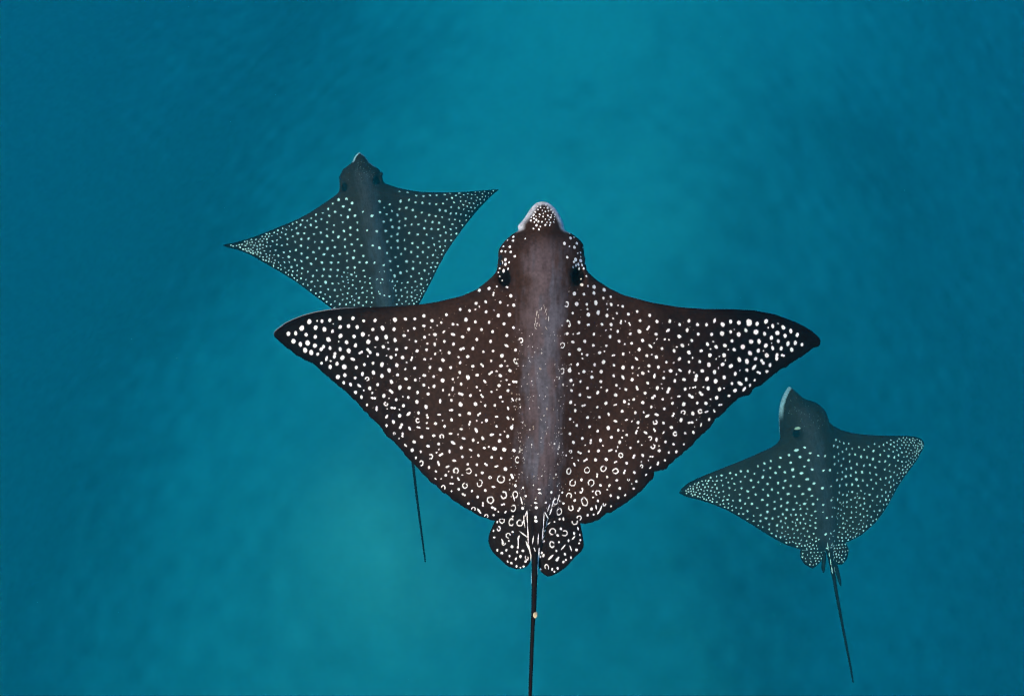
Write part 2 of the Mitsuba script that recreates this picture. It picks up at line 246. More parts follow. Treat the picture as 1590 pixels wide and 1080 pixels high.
class Ray:
    """One eagle ray: its outline, its heights and its place. x to its right wing, y to its snout, z out of its back."""

    def __init__(self, key, spec, step, ragged):
        self.key, self.s = key, spec
        self.R, self.t = np.array(spec['axes']).T, np.array(spec['position'])
        self.k = spec['scale'] / 0.001282 * 1.0
        o = smooth_outline(spec['outline'], step, 1 if ragged else 2)
        self.span = float(np.ptp(o[:, 0]))
        self.size = float(self.span / 1.10)             # body measures scale with the span
        if ragged:                               # worn, finely nicked hind edge
            nrm = np.roll(o, -1, 0) - np.roll(o, 1, 0)
            nrm = np.stack([nrm[:, 1], -nrm[:, 0]], 1) / np.linalg.norm(nrm, axis=1, keepdims=True)
            w = np.clip((0.10 - o[:, 1]) / 0.08, 0, 1) * np.clip((np.abs(o[:, 0]) - 0.05) / 0.02, 0, 1)
            a = (meshkit.noise(np.c_[o * 90, o[:, 0] * 0], 4) - 0.5) * 2 * meshkit.noise(np.c_[o * 25, o[:, 0] * 0], 8)
            b = meshkit.noise(np.c_[o * 230, o[:, 0] * 0], 5) - 0.5
            o = o + nrm * (w * ragged * (a + 0.7 * b))[:, None]
        self.outline, self.step = o, step
        self.poly = shapely.Polygon(o).buffer(0)
        # the middle of the body from snout to tail
        tl = np.array(spec['tail'])
        snout = o[np.argmax(o[:, 1])]
        sp = np.array(spec['spiracles'])
        self.sp = sp
        self.axis_y = np.array([tl[-1, 1], tl[0, 1], sp[:, 1].mean(), snout[1]])
        self.axis_x = np.array([tl[-1, 0], tl[0, 0], sp[:, 0].mean(), snout[0]])
        self.y_sp, self.y_snout, self.y_tail = sp[:, 1].mean(), snout[1], tl[0, 1]
        self.w_head = np.abs(sp[0, 0] - sp[1, 0]) / 2

    def mid(self, x, y):
        # the beat of the wings bends them; their thin sheets ripple a little
        S = self.size
        p = np.stack([x * 5.5 / S, y * 7.5 / S, np.zeros_like(x)], -1)
        return self.s['bend'] * x * x + .022 * S * (meshkit.fbm(p, 2, 21) - .5) * np.clip(np.abs(x) / (.22 * S) - .25, 0, 1)

    def xc(self, y):
        return np.interp(y, self.axis_y, self.axis_x)

    def thick(self, x, y, d, back):
        S = self.size
        ys = (y - self.y_tail) / (self.y_snout - self.y_tail)            # 0 tail root, 1 snout
        B = np.interp(ys, [-.3, 0, .12, .35, .62, .74, .86, .93, 1.0], [.010, .022, .036, .064, .086, .082, .062, .040, .018]) * S
        w = np.interp(ys, [-.3, 0, .12, .35, .62, .76, .9, 1.0], [.03, .05, .09, .17, .20, .155, .13, .10]) * S
        u = np.clip(np.abs(x - self.xc(y)) / w, 0, 1)
        G = (0.5 + 0.5 * np.cos(np.pi * u ** 0.9))
        head = np.clip((ys - .70) / .06, 0, 1)
        G = G * (1 - head) + head * (0.72 + 0.28 * G)
        r = np.interp(ys, [0, .66, .76, .88, .95, 1.0], [.012, .014, .060, .045, .024, .018]) * S
        e = np.clip(d / r, 0, 1)
        edge = np.sqrt(1 - (1 - e) ** 2)
        wing = (.0035 + .017 * (1 - np.exp(-d / (.09 * S)))) * S
        return edge * (wing + B * G * (1.0 if back else 0.75))

    def top(self, x, y, d):
        S = self.size
        z = self.mid(x, y) + self.thick(x, y, d, True)
        for sx, sy in self.sp:                                            # the open spiracles behind the eyes
            sgn = np.sign(sx - self.xc(sy))
            q = ((x - sx - sgn * 0.12 * (y - sy)) / (.012 * S)) ** 2 + ((y - sy) / (.019 * S)) ** 2
            z = z - .030 * S * np.exp(-q ** 1.5)
        q = (x - self.xc(y)) / (.020 * S)                                 # a shallow furrow along the spine
        return z - .0035 * S * np.exp(-q * q) * np.clip((self.y_sp - y) / (.05 * S), 0, 1) * np.clip((y - self.y_tail) / (.1 * S), 0, 1)

    def bottom(self, x, y, d):
        return self.mid(x, y) - 0.6 * self.thick(x, y, d, False)

    def surface(self, x, y):
        d = shapely.distance(shapely.points(x, y), self.poly.exterior)
        return float(self.top(np.array([x]), np.array([y]), np.array([d]))[0])

    def world(self, v):
        return np.asarray(v) @ self.R.T + self.t

    def put(self, name, v, f, uv, material, smooth=True):
        v, f = fix(np.asarray(v), np.asarray(f))
        key, n = f'{self.key}__{name}', 0
        while key in scene:
            n += 1
            key = f'{self.key}__{name}_{n:03d}'
        scene[key] = mikit.ply((self.world(v), f), material, smooth=smooth, uv=uv)
        return key

    def build(self, skin, plain, eye):
        S = self.size
        v, f, uv = shell(self.outline, self.step, self.top, self.bottom)
        self.put('body', v, f, uv, skin)
        tl = np.array(self.s['tail'])
        zt0 = self.surface(*tl[0, :2])
        drop = lambda y: np.interp(y, [tl[-1, 1], tl[4, 1], tl[0, 1]], [-.010 * S, -.002 * S, 0.0])
        for fin in self.s['fins']:
            o = smooth_outline(fin, self.step, 2)
            c = o.mean(0)
            m = lambda x, y: self.mid(x, y) - .004 * S - .10 * np.abs(x - self.xc(y)) 
            th = lambda d: np.sqrt(1 - (1 - np.clip(d / (.006 * S), 0, 1)) ** 2) * (.0022 + .006 * (1 - np.exp(-d / (.03 * S)))) * S
            v, f, uv = shell(o, self.step, lambda x, y, d: m(x, y) + th(d), lambda x, y, d: m(x, y) - th(d))
            self.put('pelvic_fin', v, f, uv, skin)
        # the tail: a whip, thick at its root
        t = np.linspace(0, len(tl) - 1, 8 * len(tl))
        pts = np.stack([np.interp(t, np.arange(len(tl)), tl[:, k]) for k in (0, 1, 2)], 1)
        for _ in range(10):
            pts[1:-1] = 0.5 * pts[1:-1] + 0.25 * (pts[2:] + pts[:-2])
        z = np.interp(pts[:, 1], tl[::-1, 1], np.interp(np.arange(len(tl))[::-1], [0, 3, len(tl) - 1], [zt0 - tl[0, 2] * .45, .004 * S, -.03 * S]))
        P = np.c_[pts[:, :2], z]
        v, f = tube(P, pts[:, 2] / 2, 0.8)
        self.tail_line = P
        self.put('tail', v, f, v[:, :2], skin)
        # dorsal fin: a thin upright blade on the tail root
        dx, dy = self.s['dorsal']
        z0 = np.interp(dy, P[::-1, 1], P[::-1, 2])
        L, Hh = .030 * S, .028 * S
        prof = smooth_outline([(L * .9, 0), (L * .25, Hh * .75), (-L * .45, Hh), (-L * 1.0, Hh * .7), (-L * .75, 0), (0, -.004 * S)], .002 * S, 3)
        sv, sf, suv = shell(prof, .002 * S, lambda x, y, d: .0018 * S * np.sqrt(np.clip(d / (.004 * S), 0, 1)), lambda x, y, d: -.0018 * S * np.sqrt(np.clip(d / (.004 * S), 0, 1)))
        lean = self.s.get('lean', 0.0)
        bx = dx + sv[:, 2] + lean * sv[:, 1]
        self.put('dorsal_fin', np.c_[bx, dy + sv[:, 0], z0 + sv[:, 1]], sf, None, plain)
        for c in self.s['claspers']:
            c = np.array(c)
            t = np.linspace(0, len(c) - 1, 16)
            q = np.c_[np.interp(t, np.arange(len(c)), c[:, 0]), np.interp(t, np.arange(len(c)), c[:, 1]), np.full(16, -.004 * S)]
            v, f = tube(q, .0085 * S * np.sqrt(np.clip(1 - (np.linspace(-.55, 1, 16)) ** 2, .02, 1)), 0.8)
            self.put('clasper', v, f, None, plain)
        for (ex, ey) in self.s['eyes']:
            sgn = np.sign(ex - self.xc(ey))
            ball = trimesh.creation.icosphere(3, .0095 * S)
            d = 0.012 * S
            zz = self.surface(ex - sgn * d, ey)
            bv = ball.vertices * [0.8, 1.2, 1] + [ex - sgn * .0055 * S, ey, self.mid(ex, ey) + .55 * (zz - self.mid(ex, ey))]
            k = self.put('eye', bv, ball.faces, None, eye)


# ------------------------------------------------------------------ skins
def grain_of(x, y):
    return fbm(x * 260, y * 260, 0.0, 3)


def skin(name, ray, spots, brown, dark, stripe, pale, spot_colour, lip, tip0, tip1, stripe_w, lip_to=0.058, lip_side=0.0, lip_edge=0.0):
    lo, hi = ray.outline.min(0) - .02, ray.outline.max(0) + .02
    lo = np.minimum(lo, np.array(ray.s['tail'])[:, :2].min(0) - .02)
    spots.texture(lo, hi)
    edge = Margin(ray.poly, 0.004 * ray.size)
    S = ray.size
    ay, ax = ray.axis_y.tolist(), ray.axis_x.tolist()
    sp = ray.sp.tolist()

    def colour(p, n, uv):
        belly = uv.y > 25.0
        x, y = uv.x, dr.select(belly, uv.y - 50.0, uv.y)
        xc = dr.lerp(ax[1], ax[3], dr.clip((y - ay[1]) / (ay[3] - ay[1]), 0, 1))
        u = dr.abs(x - xc)
        xs = ax[3]
        d = edge.at(x, y)
        g = grain_of(x / S, y / S)
        blotch = fbm(x * 34 / S, y * 34 / S, 5.0, 4)
        base = mix(brown, tuple(0.62 * c for c in brown), dr.clip(1.6 * g - 0.3, 0, 1))
        # black pigment of wing tips and hind margin, ragged; outward fade paints in shading
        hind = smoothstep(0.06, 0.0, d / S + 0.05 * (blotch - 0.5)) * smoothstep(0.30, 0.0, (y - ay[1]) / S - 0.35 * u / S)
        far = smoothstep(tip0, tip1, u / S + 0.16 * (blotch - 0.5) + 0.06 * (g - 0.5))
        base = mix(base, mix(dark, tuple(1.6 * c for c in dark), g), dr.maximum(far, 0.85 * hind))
        # smooth grey-violet band along the spine, partly painted sheen, with fine lengthwise scratches
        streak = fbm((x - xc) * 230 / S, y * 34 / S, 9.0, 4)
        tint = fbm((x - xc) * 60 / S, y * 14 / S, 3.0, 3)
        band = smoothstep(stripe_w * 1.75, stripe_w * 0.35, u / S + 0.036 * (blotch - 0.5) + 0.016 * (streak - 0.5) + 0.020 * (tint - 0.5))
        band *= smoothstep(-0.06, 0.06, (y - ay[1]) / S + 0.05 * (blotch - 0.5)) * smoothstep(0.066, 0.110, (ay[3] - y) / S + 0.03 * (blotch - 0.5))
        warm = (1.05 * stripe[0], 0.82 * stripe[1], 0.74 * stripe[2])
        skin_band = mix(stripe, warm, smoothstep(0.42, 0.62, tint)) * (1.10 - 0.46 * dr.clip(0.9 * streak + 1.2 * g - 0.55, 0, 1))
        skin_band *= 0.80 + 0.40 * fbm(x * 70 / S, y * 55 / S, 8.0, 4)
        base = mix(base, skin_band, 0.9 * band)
        for sx, sy in sp:                                               # near black inside the spiracles
            sgn = 1.0 if sx > 0 else -1.0
            q = dr.sqrt(dr.square((x - sx - sgn * 0.12 * (y - sy)) / (.0125 * S)) + dr.square((y - sy) / (.0185 * S))) + 0.3 * (blotch - 0.5)
            base = mix(base, (0.003, 0.003, 0.004), smoothstep(1.05, 0.80, q))
        # pale unpigmented lip round the snout
        rim = smoothstep(lip_to + 0.006, lip_to - 0.006 - 0.05 * abs(lip_side), (ay[3] - y) / S + 0.01 * (blotch - 0.5)) * smoothstep(lip[1], lip[0], d / S + lip[0] * 0.9 * (blotch - 0.5))
        if lip_side:                                                    # the head is rolled: the pale lip shows on one side only
            rim *= smoothstep(-0.012, 0.004, lip_side * (x - xs) / S)
        base = mix(base, mix(pale, tuple(0.6 * c for c in pale), dr.clip(2 * g - 0.5, 0, 1)), rim)
        if lip_edge:                                                    # pale hairline along the leading edge of one wing tip
            base = mix(base, (0.22, 0.22, 0.25), smoothstep(0.0024, 0.0010, d / S + 0.0012 * (blotch - 0.5)) * smoothstep(-0.34, -0.42, x / S + 0.08 * (blotch - 0.5)) * smoothstep(lip_edge - 0.004, lip_edge + 0.008, y / S))
        m, tone = spots.cover(x, y)
        m *= 1 - rim
        white = mix((0.46, 0.38, 0.30), spot_colour, smoothstep(0.2, 0.7, tone))
        base = mix(base, white, m)
        return mi.Color3f(mix(base, (0.62, 0.62, 0.60), dr.select(belly, 1.0, 0.0)))

    def relief(p, n, uv):
        return 0.0012 * S * fbm(uv.x * 120 / S, uv.y * 120 / S, 2.0, 3) + 0.0004 * S * noise(uv.x * 600 / S, uv.y * 600 / S, 1.0)

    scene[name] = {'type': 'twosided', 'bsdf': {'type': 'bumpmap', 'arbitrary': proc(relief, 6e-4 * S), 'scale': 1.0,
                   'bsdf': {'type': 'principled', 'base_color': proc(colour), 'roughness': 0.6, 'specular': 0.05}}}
    scene[name]['bsdf'].pop('arbitrary')
    scene[name]['bsdf']['tex'] = proc(relief, 6e-4 * S)


def scatter(rng, ray, spacing, accept, tries, placed, margin, relax=False):
    """Dart throwing with a spacing that varies over the back."""
    x0, y0, x1, y1 = ray.poly.bounds
    out = []
    pts = np.c_[rng.uniform(x0, x1, tries), rng.uniform(y0, y1, tries)]
    d = shapely.distance(shapely.points(pts), ray.poly.exterior)
    ok = shapely.contains(ray.poly, shapely.points(pts))
    cell = 0.02 * ray.size
    grid = {}

    def near(x, y):
        i, j = int(x // cell), int(y // cell)
        for a in range(i - 2, i + 3):
            for b in range(j - 2, j + 3):
                yield from grid.get((a, b), ())
    for q in placed:
        grid.setdefault((int(q[0] // cell), int(q[1] // cell)), []).append(q)
    for (x, y), dd, k in zip(pts, d, ok):
        if not k or dd < margin(x, y) or not accept(x, y, dd):
            continue
        s = spacing(x, y, dd)
        if any((x - q[0]) ** 2 + (y - q[1]) ** 2 < (0.5 * (s + q[2])) ** 2 for q in near(x, y)):
            continue
        q = (x, y, s)
        grid.setdefault((int(x // cell), int(y // cell)), []).append(q)
        out.append((x, y, s, dd))
    if relax and out:                                                    # neighbours push each other apart, so that the spots stand evenly
        q = np.array(out)
        for _ in range(30):
            pairs = cKDTree(q[:, :2]).query_pairs(q[:, 2].max() * 1.2, output_type='ndarray')
            v = q[pairs[:, 0], :2] - q[pairs[:, 1], :2]
            L = np.linalg.norm(v, axis=1)
            want = 1.16 * 0.5 * (q[pairs[:, 0], 2] + q[pairs[:, 1], 2])
            push = np.where(L < want, 0.22 * (want - L), 0)[:, None] * v / np.maximum(L, 1e-9)[:, None]
            m = np.zeros((len(q), 2))
            np.add.at(m, pairs[:, 0], push)
            np.add.at(m, pairs[:, 1], -push)
            to = q[:, :2] + m
            pts = shapely.points(to)
            dd = shapely.distance(pts, ray.poly.exterior)
            good = shapely.contains(ray.poly, pts) & np.array([e > margin(*t) and accept(t[0], t[1], e) for t, e in zip(to, dd)])
            if len(placed):
                near_d, _i = cKDTree(np.array(placed)[:, :2]).query(to)
                good &= near_d > 0.45 * q[:, 2] + 0.4 * np.array(placed)[_i, 2]
            q[good, :2], q[good, 3] = to[good], dd[good]
        out = [tuple(r) for r in q]
    return out


# ------------------------------------------------------------------ the near ray
near = Ray('spotted_ray', RAYS['near'], 0.0026, 0.0034)
PX = RAYS['near']['scale']                       # the near ray's markings are measured in steps of this size


def near_spots():
    rng = np.random.default_rng(11)
    sp = Spots(CELL)
    c0 = (840.0, 590.0)
    P = lambda px, py: ((px - c0[0]) * PX, (c0[1] - py) * PX)
    placed = []

    def put(px, py, r, ry=None, turn=0.0, inner=0.0, gap=0.0, width=0.0, tone=1.0, keep=None):
        x, y = P(px, py)
        sp.add(x, y, r * PX, (r if ry is None else ry) * PX, math.radians(turn), inner, math.radians(gap), math.radians(width), tone)
        placed.append((x, y, (keep or 2.6 * max(r, ry or 0)) * PX))
    # rings and open rings of the hind back: (x, y, radius, inner, gap direction, half gap)
    for px, py, r, ry, inner, gap, w in ((728, 730, 5.5, 5.5, .6, 190, 40), (745, 749, 5.5, 6.5, .62, 150, 45), (778, 742, 6.5, 7, .66, 85, 35), (722, 753, 5, 6, .55, 90, 28),
            (761.5, 775, 6.5, 7, .62, 90, 20), (782, 767, 5.5, 8, .55, 150, 55), (797, 788, 5, 7, .6, 170, 50), (708, 730, 5, 6, .55, 270, 35), (803, 710, 4.2, 6.2, .6, 0, 60),
            (779, 809, 5, 6, .6, 80, 35), (794, 811, 5, 8, .62, 10, 50), (807, 812, 5.5, 6, .6, 60, 20), (800, 766, 5, 6, .62, 220, 45),
            (963, 705.5, 5, 5.5, .48, 0, 0), (910.5, 728, 5.6, 6, .62, 40, 22), (882, 728.5, 5.2, 6, .56, 60, 25), (936, 726, 5.5, 6, .55, 80, 25), (955, 730, 5.5, 6, .5, 200, 30),
            (888.5, 747.5, 6.6, 7, .66, 65, 25), (917, 748, 6, 6.5, .62, 250, 40), (907, 777, 6.2, 8, .64, 100, 10), (886, 787, 5, 6, .5, 90, 50), (868, 793, 5.4, 7.2, .62, 200, 25),
            (862, 776, 4.5, 6, .6, 20, 50), (883, 768, 5, 5, .6, 270, 60), (893, 811, 6, 6, .6, 90, 60), (858, 825, 6, 7, .66, 300, 45), (877, 828, 5.5, 6, .6, 180, 60), (857, 845, 5.2, 6, .55, 0, 35),
            (789, 832, 4.5, 5.5, .6, 320, 60), (782, 844, 4, 5, .55, 60, 60), (774, 822, 3.6, 4.6, .5, 150, 60), (849, 880, 4, 5.6, .55, 250, 60), (818, 866, 3.4, 5, .5, 60, 50),
            (735, 790, 4, 4.5, .5, 250, 60), (755, 801, 4, 4, .5, 270, 60), (928, 764, 5, 5, .5, 280, 60), (902, 760, 3, 6, .3, 160, 60), (899, 803, 4.5, 5, .55, 230, 60),
            (688, 757, 4.4, 4.6, .5, 250, 60), (653, 720, 4.2, 5, .5, 200, 55), (668, 709, 4.6, 5, .5, 190, 55), (686, 677, 4.6, 4.6, .45, 270, 60), (648, 653, 4.6, 4.4, .4, 0, 45),
            (1063, 641, 4.6, 4.2, .4, 250, 55), (1050, 674, 4.6, 4.6, .4, 15, 40), (1014, 693, 4.6, 4.2, .4, 120, 50), (1092, 640, 4.6, 4.6, .4, 10, 40), (1009, 680, 4, 4, .4, 200, 60), (1017, 655, 4.6, 4.4, .4, 120, 40),
            (565, 589, 4.8, 4.2, .4, 220, 45), (596, 628, 4.4, 3.8, .4, 70, 45), (842, 484, .1, .1, .5, 0, 0),
            (875, 476, 3.6, 5, .5, 180, 70), (878, 504, 3.8, 6.4, .5, 180, 75), (869, 536, 4, 5, .55, 190, 70), (869, 574, 4, 5, .6, 190, 70), (808, 529, 4.5, 4.5, .5, 200, 60), (800, 559.5, 3, 5.2, .5, 0, 60)):
        put(px, py, r * rng.uniform(.80, .96), ry * rng.uniform(.80, .96), rng.uniform(-20, 20), min(inner + .06, .70), gap, w * rng.uniform(.6, .95), keep=2.3 * max(r, ry))
    # pale lines and strokes on the tail root and fins: (x0, y0, x1, y1, half width)
    def stroke(x0, y0, x1, y1, w):
        L = math.hypot(x1 - x0, y1 - y0)
        put((x0 + x1) / 2, (y0 + y1) / 2, L / 2 + w, w, math.degrees(math.atan2(-(y1 - y0), x1 - x0)), keep=4)
    for s in ((818.3, 790, 819, 815, .9), (819, 815, 820.5, 845, .9), (820.5, 845, 824, 862, 1.1), (824, 858, 824.6, 880, 1.1), (824.6, 880, 825.6, 908, .8), (818, 791, 814.5, 803, .9), (812.5, 800, 815, 818, .8),
              (844, 792, 843, 815, .8), (843, 815, 841.5, 835, .8), (845.5, 791, 851, 803, .9), (850, 803, 848, 812, .8), (854, 811, 847, 816, .9), (837, 848.5, 835.6, 872, 1.2), (835.6, 872, 833.8, 892, .8),
              (807, 825, 819, 834, .9), (828, 830, 826.6, 842, .8), (835.5, 826, 835, 842, .7), (826.6, 842, 831, 854, .7), (817, 841, 821, 852, 1.2), (805, 834, 804.5, 852, .8), (806, 832, 804, 838, 1.3),
              (860, 770, 856, 784, 1.0), (856, 786, 853, 795, 1.2), (853, 779, 849, 790, .9), (808, 769, 811, 781, 1.0), (796, 765, 799, 776, .9), (868, 766, 865, 776, .9), (779, 838, 782, 845, 1.0), (878, 846, 872, 853, 1.1),
              (889, 838, 893, 834, 1.2), (858, 862, 852, 868, 1.5), (885, 848, 888, 856, .9), (742, 790, 746, 796, 1.6), (934, 785, 931, 793, 1.2), (925, 784, 926, 789, 1.2)):
        stroke(*s)
    # the midline dots and small groups near the tail
    for px, py, r, ry in ((836, 754, 2.6, 1.3), (837, 760, 2.6, 1.4), (831, 776, 2.8, 1.5), (832, 783.5, 2.4, 2.4), (831, 799, 2.2, 2.6), (831.5, 805, 2.8, 2.4), (826.5, 817, 2.0, 2.8), (812, 754, 1.6, 2), (816, 767, 1.8, 2), (855, 760, 1.8, 2.6), (846.5, 775.5, 1.8, 1.6)):
        put(px, py, r, ry)
    # fins
    for px, py, r, ry in ((772, 812, 1.2, 2), (766, 826, 1.2, 1.8), (767, 836, 2.2, 1.3), (795, 849, 2.1, 2.4), (786, 855, 1.5, 2.2), (779, 860, 2.2, 2.2), (772, 856, 1.5, 2.4), (791, 864, 1.4, 1.8), (803, 857, 1.6, 2.3), (812, 855, 2.3, 2.1),
            (801, 868, 1.6, 2.5), (808, 864, 2, 2.7), (794, 875, 1.8, 2.4), (788, 873, 1.3, 2), (802, 880, 1.5, 2.4), (808, 882, 1.3, 1.2), (813, 880, 2, 1.8), (796, 826, 1.8, 1.5), (804, 850, 1.5, 2), (790, 840, 1.4, 1.6), (816, 872, 2, 2),
            (871, 821, 2, 2.2), (866, 831, 2.2, 2), (892, 829, 1.8, 2.6), (898, 822, 1.1, 3), (901, 832, 1, 2), (883, 840, 1.4, 2.4), (868, 841.5, 1.5, 1.7), (900, 845, 1.6, 1.6), (896, 855, 2.2, 2.4), (877.5, 861, 1.7, 2.6),
            (864, 855, 1.5, 2.1), (887, 867, 1.5, 2.2), (875, 873, 1.9, 2), (865, 869, 2.2, 2.8), (867, 866, 1.6, 2), (879, 870, 1.5, 2), (857.5, 884, 1.5, 2.6), (866, 883, 1.5, 2.6), (861, 888, 1.4, 1.8), (839, 884, 1.5, 1.8), (841, 858, 1.7, 2.3),
            (844, 862, 1.6, 2.6), (839, 864, 1.5, 2), (844, 840, 2.2, 1.8), (844, 832, 2, 1.4), (846, 822, 1.7, 1.5), (902, 840, 1.5, 1.8), (869, 806, 1.6, 1.8), (875, 806, 1.4, 3), (861, 810, 1.4, 1.4), (812, 811, 1.2, 3), (796, 802, 1.4, 1.6)):
        put(px, py, r, ry, rng.uniform(-25, 25))
    # head: dense fine dots on the snout, looser ones on the cheeks, a cluster before each spiracle
    for k in range(400):
        a = rng.uniform(0, 1) ** .5
        ang = rng.uniform(0, 2 * np.pi)
        px, py = 841 + 20 * a * np.cos(ang), 340 + 20 * a * np.sin(ang)
        r = rng.uniform(.85, 1.75)
        x, y = P(px, py)
        if all((x - q[0]) ** 2 + (y - q[1]) ** 2 > (4.3 * PX) ** 2 for q in placed[-150:]):
            put(px, py, r, r * rng.uniform(1, 1.7), rng.uniform(-30, 30), keep=3)
    for px, py, r in ((797, 371, 1.9), (796.5, 378, 2), (782, 385, 1.5), (791.6, 388, 2), (779, 392.5, 1.9), (793, 396.5, 1.9), (785, 394.5, 1.5), (799, 404, 2), (779, 410.5, 2.6), (785, 407, 2.2), (785, 414, 2.2), (790.5, 412, 1.4), (782, 422, 2.2), (776, 418, 1.5), (774, 424, 1.2), (789, 421, 1.4),
            (788, 375, 1.3), (814.5, 377, 1.3), (835, 363.5, 1.5), (827, 361.5, 1.4), (883, 364, 1.3), (889.5, 371, 1.4), (883.5, 374, 2.2), (893, 382, 2.2), (888.5, 389, 2.2), (873, 384.5, 2.4), (880.5, 389, 1.3), (904, 386, 1.2), (899, 395.5, 1.4), (894, 397.5, 1.3), (876.5, 406, 2), (890, 408, 2.6), (899, 408, 2.8),
            (895, 414, 2), (887, 412, 1.6), (901.5, 414, 1.8), (904.5, 418.5, 1.7), (897, 419.5, 1.8), (907, 410, 1.2), (886, 420, 1.2), (908, 431, 1.5), (899, 402, 1.2), (891, 416, 1.5), (780, 437, 1.2), (900, 435, 1.2), (776, 430, 1.2),
            (744.5, 451, 2.5), (760, 449.5, 2.5), (772, 447.5, 1.5), (920, 447, 2.9), (937, 450.5, 2.9), (909.5, 446.5, 1.5), (947, 461, 2)):
        put(px, py, r, r * rng.uniform(1.0, 1.3))

    # ---- the wings
    def U(x, y): return abs(x) / PX, c0[1] - y / PX          # steps from the spine, down the picture

    def spacing(x, y, d):
        u, py = U(x, y)
        s = 13.0 - 1.4 * np.clip((u - 260) / 110, 0, 1) - 1.5 * np.clip((py - 690) / 90, 0, 1)
        return (s - 3.0 * np.clip(1 - d / (34 * PX), 0, 1) * (py > 540)) * PX

    def margin(x, y):
        u, py = U(x, y)
        if py < 530 - .05 * u and u < 400:
            return PX * np.interp(u, [60, 110, 180, 260, 330, 400], [14, 18, 19, 20, 15, 13])
        return PX * np.interp(u, [0, 350, 420], [9, 10, 18])

    def accept(x, y, d):
        u, py = U(x, y)
        w = np.interp(py, [430, 470, 520, 620, 720, 790, 806], [60, 38, 36, 42, 42, 26, 22])
        return u > w and py > 440 and py < 806

    big = scatter(rng, near, spacing, accept, 60000, placed, margin, True)
    placed2 = list(placed)
    for x, y, s, d in big:
        u, py = U(x, y)
        r = 2.48 + 1.05 * np.clip((u - 200) / 150, 0, 1) - .2 * (py > 700)
        r *= rng.lognormal(0, .14)
        r *= 1 - .30 * np.clip(1 - d / (26 * PX), 0, 1) * (py > 545)
        a, turn = rng.uniform(1.0, 1.35), rng.uniform(0, math.pi)
        kind = rng.uniform()
        wild = np.clip((py - 545) / 120, 0, 1)
        if kind < .06 + .17 * wild:                                      # two spots run together
            e = r * rng.uniform(.75, 1.0)
            sp.add(x + math.cos(turn) * e * PX, y + math.sin(turn) * e * PX, .78 * r * PX, .70 * r * PX, turn)
            t2 = turn + rng.uniform(-.7, .7)
            sp.add(x - math.cos(t2) * e * .7 * PX, y - math.sin(t2) * e * .7 * PX, .85 * r * PX, .72 * r * PX, t2)
        elif kind < .12 + .28 * wild:
            sp.add(x, y, r * 1.35 * PX, r * .68 * PX, turn)
        elif kind > 1 - .10 * np.clip((py - 650) / 90, 0, 1):
            sp.add(x, y, r * 1.3 * PX, r * 1.3 * PX, 0, .48, turn * 2, rng.uniform(.25, .9))
        else:
            k = .5 + .5 * np.clip((520 - py) / 60, 0, 1)
            sp.add(x, y, r * a ** -.5 * PX, r * a ** .5 * PX, rng.uniform(-.5, .5) if rng.uniform() < k else turn, tone=rng.uniform(.8, 1))
        placed2.append((x, y, (2 * r + 3.6) * PX))
    small = scatter(rng, near, lambda x, y, d: 6.0 * PX, lambda x, y, d: accept(x, y, d) and U(x, y)[1] > 470, 16000, placed2, margin)
    for x, y, s, d in small[:]:
        u, py = U(x, y)
        if rng.uniform() < .16:
            sp.add(x, y, rng.uniform(.9, 1.7) * PX, rng.uniform(.9, 1.9) * PX, rng.uniform(0, 3))
            placed2.append((x, y, 5 * PX))
    fleck = scatter(rng, near, lambda x, y, d: 3.0 * PX, lambda x, y, d: U(x, y)[0] > 30 and U(x, y)[0] < 270 and U(x, y)[1] > 440 and U(x, y)[1] < 700, 2600, placed2, margin)
    for x, y, s, d in fleck:
        if rng.uniform() < .5:
            sp.add(x, y, rng.uniform(.45, .8) * PX, rng.uniform(.5, 1.0) * PX, rng.uniform(0, 3), tone=rng.uniform(0.0, .45))
    # fine white dust either side of the spine, thicker towards the tail
    for k in range(300):
        py = 500 + 290 * rng.uniform() ** .8
        u = rng.normal(0, 17) if rng.uniform() < .35 else rng.choice([-1, 1]) * rng.normal(30, 7)
        if abs(u) > 44:
            continue
        r = min(.35 + rng.exponential(.28), 1.3)
        x, y = P(838 + u - (py - 500) * .012, py)
        if all((x - q[0]) ** 2 + (y - q[1]) ** 2 > (2.6 * PX) ** 2 for q in placed):
            sp.add(x, y, r * PX, r * rng.uniform(1, 1.6) * PX, tone=rng.uniform(.25, .85))
    for k in range(20):                                                  # scratches behind the head
        px, py = rng.choice([831, 846, 838], p=[.4, .45, .15]) + rng.normal(0, 2.6), rng.uniform(474, 512)
        L, a = rng.uniform(1.2, 4.5), rng.normal(90, 14)
        x, y = P(px, py)
        sp.add(x, y, L * PX, rng.uniform(.3, .5) * PX, math.radians(a), tone=rng.uniform(.30, .55))
    return sp


